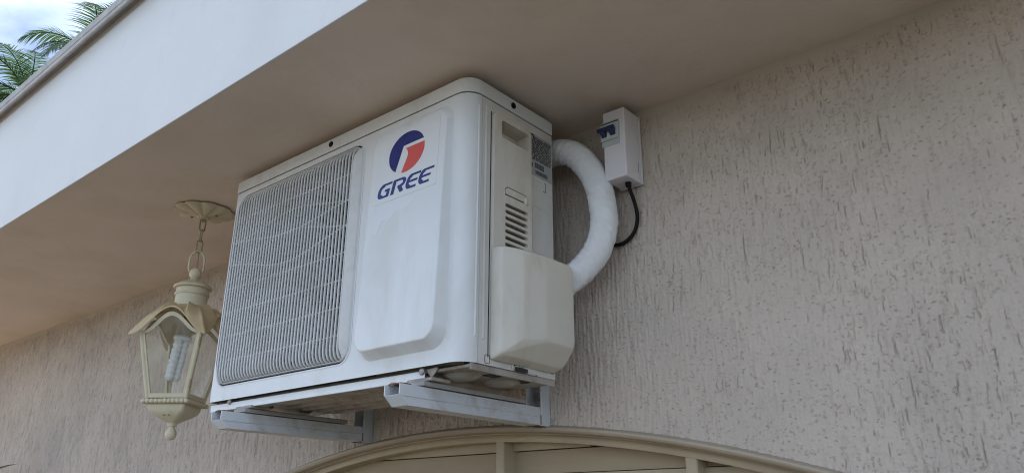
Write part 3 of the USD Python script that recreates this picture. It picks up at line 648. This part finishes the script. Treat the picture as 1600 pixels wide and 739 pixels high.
wave += .0009*np.clip(np.sin(S*420+A*2+3*meshkit.noise(np.stack([S*30, np.cos(A)*2, np.sin(A)*2], -1), 1)), 0, 1)*meshkit.noise(np.stack([S*20, np.cos(A)*2+7, np.sin(A)*2], -1), 6)
wr = meshkit.noise(np.stack([S*150+A*2.4, 1.3*np.cos(A)+S*6, 1.3*np.sin(A)], -1), 12); wave += .0013*(1-np.abs(2*wr-1))**3-.0005
pipe = thing('insulated_pipe', (0.09, -.055, .30), 'thick white tape-wrapped refrigerant pipe looping from behind the unit to its valve cover', 'pipe')
part(pipe, 'wrapped_hose', tube(pp, .0280, 72, wave=wave), WRAP, smooth=50)

# ------------------------------------------------------------------ breaker box and its cable
bb = thing('breaker_box', (.1315, -.002, .387), 'small white plastic breaker box with dark blue switch fixed to the wall below the soffit', 'breaker box')
BX0, BX1, BY, BZ0, BZ1 = .1055, .1560, -.0655, .388, .5395
part(bb, 'enclosure', rbox(BX0, BX1, BY, -.010, BZ0, BZ1, .0018), BOXP)
part(bb, 'back_plate', rbox(BX0-.0012, BX1+.0012, -.0098, -.003, BZ0-.001, BZ1+.001, .001), BOXP)
part(bb, 'side_screw', cyl((BX1-.001, -.024, .4015), (BX1+.003, -.024, .4015), .0045, 16), BOXP)
part(bb, 'side_slot', rbox(BX1-.001, BX1+.0004, -.0195, -.0185, .407, .431, .0002), DARK)
part(bb, 'side_knob', hull_spheres([(BX1-.0005, -.023, .449)], .0024), BOXP)
part(bb, 'side_knob', hull_spheres([(BX1-.0008, -.035, .505)], .0022), BOXP)
br = part(bb, 'circuit_breaker', cat([rbox(.1035, .1445, BY-.0035, BY+.002, .4615, .5165, .0012), rbox(.1035, .1445, BY-.0090, BY-.0030, .472, .508, .002)]), BREAKER)
bp_ = bb+'/circuit_breaker'
part(bp_, 'blue_stripe', rbox(.1045, .1435, BY-.0042, BY-.0036, .5090, .5125, .0002), NAVY)
part(bp_, 'grey_line', rbox(.1045, .1435, BY-.0042, BY-.0036, .4655, .4665, .0002), BREAKER)
for x in (.1085, .1290):
    part(bp_, 'toggle', hull_spheres([(x+.0015, BY-.0085, .493), (x+.0095, BY-.0085, .493), (x+.0015, BY-.0185, .4865), (x+.0095, BY-.0185, .4865), (x+.0015, BY-.0095, .480), (x+.0095, BY-.0095, .480)], .0017), NAVY, smooth=30)
part(bp_, 'toggle_bar', rbox(.1015, .1415, BY-.0195, BY-.0130, .4885, .4970, .0015), NAVY)
part(bp_, 'window', rbox(.1205, .1262, BY-.0098, BY-.0088, .476, .487, .0003), BOXP)
cable = thing('power_cable', (.12, -.012, .33), 'thin black cable hanging from the breaker box and curving behind the wrapped pipe', 'cable')
part(cable, 'sheath', tube(spline([(.137, -.030, .397), (.1375, -.030, .384), (.139, -.022, .365), (.1415, -.013, .340), (.141, -.009, .315), (.132, -.008, .291), (.116, -.008, .277), (.098, -.008, .272), (.075, -.008, .277), (.05, -.008, .285)], 80), .0038, 12), RUBBER, smooth=True)
part(cable, 'gland', lathe([(0, .380), (.006, .380), (.0065, .388), (.0065, .390), (0, .390)], 16, (.1375, -.030, 0)), RUBBER, smooth=40)

# ------------------------------------------------------------------ hanging lanterns (local z = height above the picture's z = 0, hung from the soffit)
def lantern(x, y, rot, drop, label):
    t = thing('hanging_lantern', (x, y, 0), label, 'lantern', None, rot)
    top = ZS; P = lambda n, m, mat, **k: part(t, n, m, mat, local=True, **k)
    D = lambda m: (m.apply_translation((0, 0, -drop)), m)[1]
    # ceiling rose: scalloped, creased disc
    na = 96; a = np.linspace(0, 2*np.pi, na, endpoint=False); sc = np.abs(np.sin(a*5))
    rg = []
    for f, z in ((1.0, top-.003), (1.0, top-.0045), (.93, top-.006), (.55, top-.013), (.22, top-.019), (.17, top-.024), (.06, top-.0255)):
        rad = .080*f*(1-.09*(1-sc)**2*f); zz = z-.0052*f*(f < .99)*(sc-.4)
        rg.append(np.column_stack([rad*np.cos(a), rad*np.sin(a), zz*np.ones(na)]))
    m = loft(rg, True, True); m.invert() if m.volume < 0 else None
    P('ceiling_rose', m, LAMP, smooth=20)
    for s in (-1, 1): part(t+'/ceiling_rose', 'rose_screw', hull_spheres([(s*.035, 0, top-.0165)], .004), CHAIN, local=True)
    # chain
    z_top, z_bot = top-.026, .436-drop; nl = int(round((z_top-z_bot)/.031)); pitch = (z_top-z_bot)/nl
    P('eye_bolt', tube([(0, 0, top-.02), (0, 0, top-.033)], .003, 8), CHAIN)
    for k in range(nl):
        zc = z_top-pitch*(k+.5); hl = pitch/2+.0022; hw = .0072; b = math.radians(40+90*(k % 2))
        l = [(hw*math.cos(u), (hl-hw)*(1 if math.sin(u) >= 0 else -1)+hw*math.sin(u)) for u in np.linspace(0, 2*np.pi, 24, endpoint=False)]
        P('chain_link', tube([(p*math.cos(b), p*math.sin(b), zc+q_) for p, q_ in l], .0021, 7, closed=True), CHAIN, smooth=True)
    # bail
    bl = [(.015, .378), (.0185, .386), (.0190, .400), (.0185, .417), (.011, .432), (0, .439), (-.011, .432), (-.0185, .417), (-.0190, .400), (-.0185, .386), (-.015, .378)]
    bb_ = spline([(x_*.8, x_*.6, z_) for x_, z_ in bl], 40)
    P('bail', D(tube(bb_, .0026, 8)), LAMP, smooth=True)
    P('supply_wire', D(tube([(0, 0, .436), (.002, .001, .41), (0, 0, .386)], .0018, 6)), CHAIN)
    ball = [(0, .3905)]+[(.0155*math.sin(u), .374+.0165*math.cos(u)) for u in np.linspace(.1, 2.5, 14)]+[(.0085, .3595), (.013, .3575), (.016, .3560), (.0165, .354), (.012, .353), (0, .353)]
    P('top_finial', D(lathe(ball[::-1], 28)), LAMP, smooth=35)
    cap = [(0, .3535), (.018, .353), (.034, .347), (.044, .3405), (.0485, .336), (.0495, .333), (.048, .3305), (.041, .3295), (.041, .318), (.0432, .317), (.0445, .314), (.0432, .311), (.0405, .310), (.0405, .2775), (.043, .274), (.043, .271), (0, .271)]
    P('chimney', D(lathe(cap[::-1], 40)), LAMP, smooth=35)
    # four-sided ogee roof with arched eaves
    def edge(k, n):
        s = -1+2*k/n; c = (1+math.cos(math.pi*s))/2; hw = .098
        return np.array([hw*s*(1+.02*abs(s)), -hw*(1-.03*c), .190+.071*c])
    nper = 24; ring_o = []
    for side in range(4):
        ca, sa_ = math.cos(side*math.pi/2), math.sin(side*math.pi/2)
        for k in range(nper):
            e = edge(k, nper); ring_o.append((e[0]*ca-e[1]*sa_, e[0]*sa_+e[1]*ca, e[2]))
    ring_o = np.array(ring_o); ang = np.arctan2(ring_o[:, 1], ring_o[:, 0])
    ring_i = np.column_stack([.039*np.cos(ang), .039*np.sin(ang), np.full(len(ang), .281)])
    def mid(tt): 
        p = ring_i*(1-tt)+ring_o*tt; p[:, 2] += .020*math.sin(math.pi*tt)*(ring_o[:, 2] < .235); return p
    up_ = [mid(tt) for tt in np.linspace(0, 1, 9)]; dn = [p-(0, 0, .0036) for p in up_[::-1]]
    m = loft(up_+dn, False, False); m.invert() if m.volume < 0 else None
    P('lantern_roof', D(m), LAMP_TOP, smooth=35)
    # glazed sides
    hb, ht, zb0, zs0, za0 = .0505, .0790, .037, .198, .247
    def outline(i):
        sl = (ht-hb)/(zs0-zb0); b0 = hb-i; 
        pts = [(-b0-sl*i, zb0+i), (b0+sl*i, zb0+i)]
        sh = zs0-i*.35; b1 = hb+sl*(sh-zb0)-i
        for s in np.linspace(1, -1, 21): pts.append((b1*s, sh+(za0-i-sh)*(1+math.cos(math.pi*s))/2))
        return sg.Polygon(pts)
    fo, fi = outline(0), outline(.0105)
    def place(e, side, off):
        v = e.vertices.copy(); e.vertices = np.column_stack([v[:, 0], -(hb+(ht-hb)/(zs0-zb0)*(v[:, 1]-zb0))-off+v[:, 2], v[:, 1]])
        e.apply_transform(trimesh.transformations.rotation_matrix(side*math.pi/2, (0, 0, 1)))
        if e.volume < 0: e.invert()
        return D(e)
    for side in range(4):
        fr = place(trimesh.creation.extrude_polygon(fo.difference(fi), .005, engine='earcut'), side, .0012)
        fpth = P('pane_frame', fr, LAMP, smooth=30)
        part(fpth, 'glass_pane', place(trimesh.creation.extrude_polygon(fi.buffer(.002), .0015, engine='earcut'), side, -.0008), GLASS, local=True, smooth=30)
        ca, sa_ = math.cos(side*math.pi/2), math.sin(side*math.pi/2)
        c2 = lambda h, z: np.array([h*ca+h*sa_, h*sa_-h*ca, z-drop])
        P('corner_post', tube([c2(hb-.001, zb0), c2(ht-.001, zs0)], .0048, 8), LAMP)
        if side == 0:
            for z in (.070, .172):
                h = hb+(ht-hb)/(zs0-zb0)*(z-zb0)
                P('hinge', cat([tube([c2(h+.0022, z-.010), c2(h+.0038, z+.010)], .0024, 8), tube([c2(h+.003, z-.002), c2(h+.003, z+.002)], .0034, 8)]), CHAIN)
    # base: beaded rim, bowl, finial
    beads = [rbox(-.0545, .0545, -.0545, .0545, .0225-drop, .0345-drop, .002)]
    for side in range(4):
        for k in range(11):
            s = trimesh.creation.icosphere(1, .0062); s.apply_translation((-.055+.011*k, -.0555, .0285)); s.apply_transform(trimesh.transformations.rotation_matrix(side*math.pi/2, (0, 0, 1))); beads.append(D(s))
    P('beaded_rim', cat(beads), LAMP, smooth=True)
    bw = [(.0475, .0235, .006), (.0485, .016, .008), (.0465, .007, .010), (.040, -.001, .012), (.029, -.009, .012), (.0185, -.0155, .010), (.0125, -.0195, .009), (.011, -.024, .0095)]
    m = loft([np.column_stack([rrect(0, 0, h, h, r, 6), np.full(28, z-drop)]) for h, z, r in bw], True, True); m.invert() if m.volume < 0 else None
    P('base_bowl', m, LAMP, smooth=35)
    for s in (-1, 1): part(t+'/base_bowl', 'bowl_screw', hull_spheres([(s*.006, -.0375, -.0035-drop)], .0022), CHAIN, local=True)
    fin = [(0, -.0615), (.006, -.0605), (.0115, -.056), (.0138, -.049), (.0130, -.042), (.0095, -.035), (.0072, -.030), (.0072, -.0275), (.011, -.0265), (.011, -.0235), (0, -.0235)]
    P('bottom_finial', D(lathe(fin, 26)), LAMP, smooth=35)
    # lamp holder and spiral bulb, hanging a little askew
    tilt = trimesh.transformations.rotation_matrix(math.radians(9), (.3, .7, 0), (0, 0, .26))
    soc = lathe([(0, .205), (.018, .205), (.020, .215), (.020, .245), (.011, .252), (.011, .272), (0, .272)], 24); soc.apply_transform(tilt)
    sp = P('lamp_holder', D(soc), CHAIN, smooth=35)
    bt = []
    for ox, oy in ((.0115, .0), (-.0115, .0), (0, .0115), (0, -.0115)):
        zz = np.linspace(.196, .086, 60); bt.append(tube(np.column_stack([np.full(60, ox), np.full(60, oy), zz]), .0088+.0009*np.sin(np.arange(60)*.85)-.004*np.clip((np.arange(60)-54)/5, 0, 1)**2, 14))
    bt = cat(bt); bt.apply_transform(tilt)
    bs = lathe([(0, .190), (.021, .190), (.023, .197), (.021, .2045), (0, .2045)], 24); bs.apply_transform(tilt)
    P('bulb', D(cat([bt, bs])), BULB, smooth=True)
    return t
LX, LY = -1.065, -.2883
lantern(LX, LY, 36.3, 0, 'cream lantern with glass panes on a short chain, just left of the air conditioner')

# ------------------------------------------------------------------ potted plant whose leaf tips reach into the frame
usdkit.material(stage, LK+'strap_leaf', {
    'tc': ('attribute', {'attribute': 'across'}), 'r': ('rgb_ramp', {'ramp': [(0, (0.40, 0.38, 0.24)), (0.45, (0.36, 0.36, 0.20)), (0.62, (0.05, 0.075, 0.03)), (1, (0.035, 0.06, 0.025))]}),
    'p': ('principled_bsdf', {'roughness': 0.4})}, [('tc.fac', 'r.fac'), ('r.color', 'p.base_color')], surface='p.BSDF')
pl = thing('dracaena', (-2.675, -.30, GZ), 'tall striped strap-leaved plant, only its leaf tips showing at the lower left edge', 'plant')
part(pl, 'pot', lathe([(0, GZ), (.13, GZ), (.17, GZ+.32), (.18, GZ+.34), (.155, GZ+.34), (.15, GZ+.30), (0, GZ+.30)], 32, (-2.675, -.30, 0)), look('terracotta', (.38, .17, .09), .8))
part(pl, 'stem', tube([(-2.675, -.30, GZ+.29), (-2.668, -.30, -.9), (-2.675, -.30, -.20)], [.022, .018, .014], 10), BARK)
rl = np.random.default_rng(4)
for k in range(16):
    az, el, L = 2*math.pi*k/16*2.4, (1.15 if k % 2 else .7)+rl.uniform(-.1, .1), rl.uniform(.34, .44)
    L *= .66
    if k < 2: az, el, L = (.05, .80, .44) if k == 0 else (-.02, .60, .44)
    d = np.array([math.cos(az)*math.cos(el), math.sin(az)*math.cos(el)*.55, math.sin(el)]); c = np.array([-2.675, -.30, -.22]); V, ac_ = [], []
    for j in range(9):
        sd_ = np.cross(d, (0, 0, 1.0)); sd_ /= np.linalg.norm(sd_)+1e-9; w = .030*math.sin(math.pi*(.12+.88*j/8))+.001
        for u in (-1, -.5, 0, .5, 1): V.append(c+sd_*w*u+np.array([0, 0, 1.0])*abs(u)*w*.35); ac_.append(abs(u))
        c = c+d*L/8; d = d+np.array([0, 0, -.13]); d /= np.linalg.norm(d)
    Fs = [f for j in range(8) for q_ in range(4) for f in ((j*5+q_, j*5+q_+1, j*5+q_+6), (j*5+q_, j*5+q_+6, j*5+q_+5))]
    lp = part(pl, 'leaf', trimesh.Trimesh(V, Fs, process=False), LK+'strap_leaf', smooth=False)
    UsdGeom.PrimvarsAPI(stage.GetPrimAtPath(lp)).CreatePrimvar('across', Sdf.ValueTypeNames.FloatArray, 'vertex').Set([float(x) for x in ac_])

# ------------------------------------------------------------------ palms behind the roof
def palm(base, crown, n, seed, label, size=1.5, extra=()):
    r = np.random.default_rng(seed)
    t = thing('palm_tree', base, label, 'palm tree')
    hgt = crown[2]-base[2]
    tr = [np.array(base)+(np.array(crown)-base)*k/14+np.array([.08*math.sin(k*.5), .05*math.cos(k*.4), 0])*(k < 14) for k in range(15)]
    part(t, 'trunk', tube(np.array(tr), np.linspace(.17, .10, 15), 16), BARK, smooth=40)
    fr = [(2*math.pi*i/n+r.uniform(-.25, .25), r.uniform(.15, 1.25), size*r.uniform(.8, 1.1)) for i in range(n)]+list(extra)
    for az, el, L in fr:
        d = np.array([math.cos(az)*math.cos(el), math.sin(az)*math.cos(el), math.sin(el)]); p = np.array(crown, float)+d*.05; path = [p.copy()]
        N = 26
        for k in range(N):
            d = d+np.array([0, 0, -.068*(.5+k/N)*1.2]); d /= np.linalg.norm(d); p = p+d*L/N; path.append(p.copy())
        path = np.array(path); V, Fs = [], []
        rc = tube(path, np.linspace(.018, .004, N+1)*size/1.5, 5)
        nl = 52
        for k in range(nl):
            f = .12+.88*k/(nl-1); i = min(int(f*N), N-1); c = path[i]+(path[i+1]-path[i])*(f*N-i); tg = path[i+1]-path[i]; tg /= np.linalg.norm(tg)
            side = np.cross(tg, [0, 0, 1.0]); side /= np.linalg.norm(side)+1e-9; upv = np.cross(side, tg)
            ll = L*.36*math.sin(math.pi*min(1, .18+f*.80))**.8*r.uniform(.8, 1.1)
            for s in (-1, 1):
                dr = tg*(.75+.2*f)+side*s*1.0+upv*r.uniform(.0, .35); dr /= np.linalg.norm(dr); w = .0080*L*r.uniform(.7, 1.1); q0 = c.copy(); b0 = len(V)
                wd = np.cross(dr, upv); wd /= np.linalg.norm(wd)+1e-9
                for j in range(5):
                    ww = w*(1-(j/4)**2)*(.55+.45*(j > 0)); V += [q0+wd*ww, q0-wd*ww]
                    dr = dr+np.array([0, 0, -.17-.10*r.random()]); dr /= np.linalg.norm(dr); q0 = q0+dr*ll/4
                for j in range(4): a_ = b0+2*j; Fs += [(a_, a_+1, a_+3), (a_, a_+3, a_+2)]
        part(t, 'frond', cat([rc, trimesh.Trimesh(np.array(V), Fs, process=False)]), LEAF, smooth=False)
    return t
palm((-14.0, 2.5, GZ), (-13.9, 2.5, 6.95), 15, 3, 'green palm with stiff upright fronds at the far left edge beyond the roof', 1.35)
palm((-11.6, 2.8, GZ), (-11.5, 2.7, 6.85), 13, 8, 'green palm with one drooping arched frond showing against the sky above the coping', 1.35)
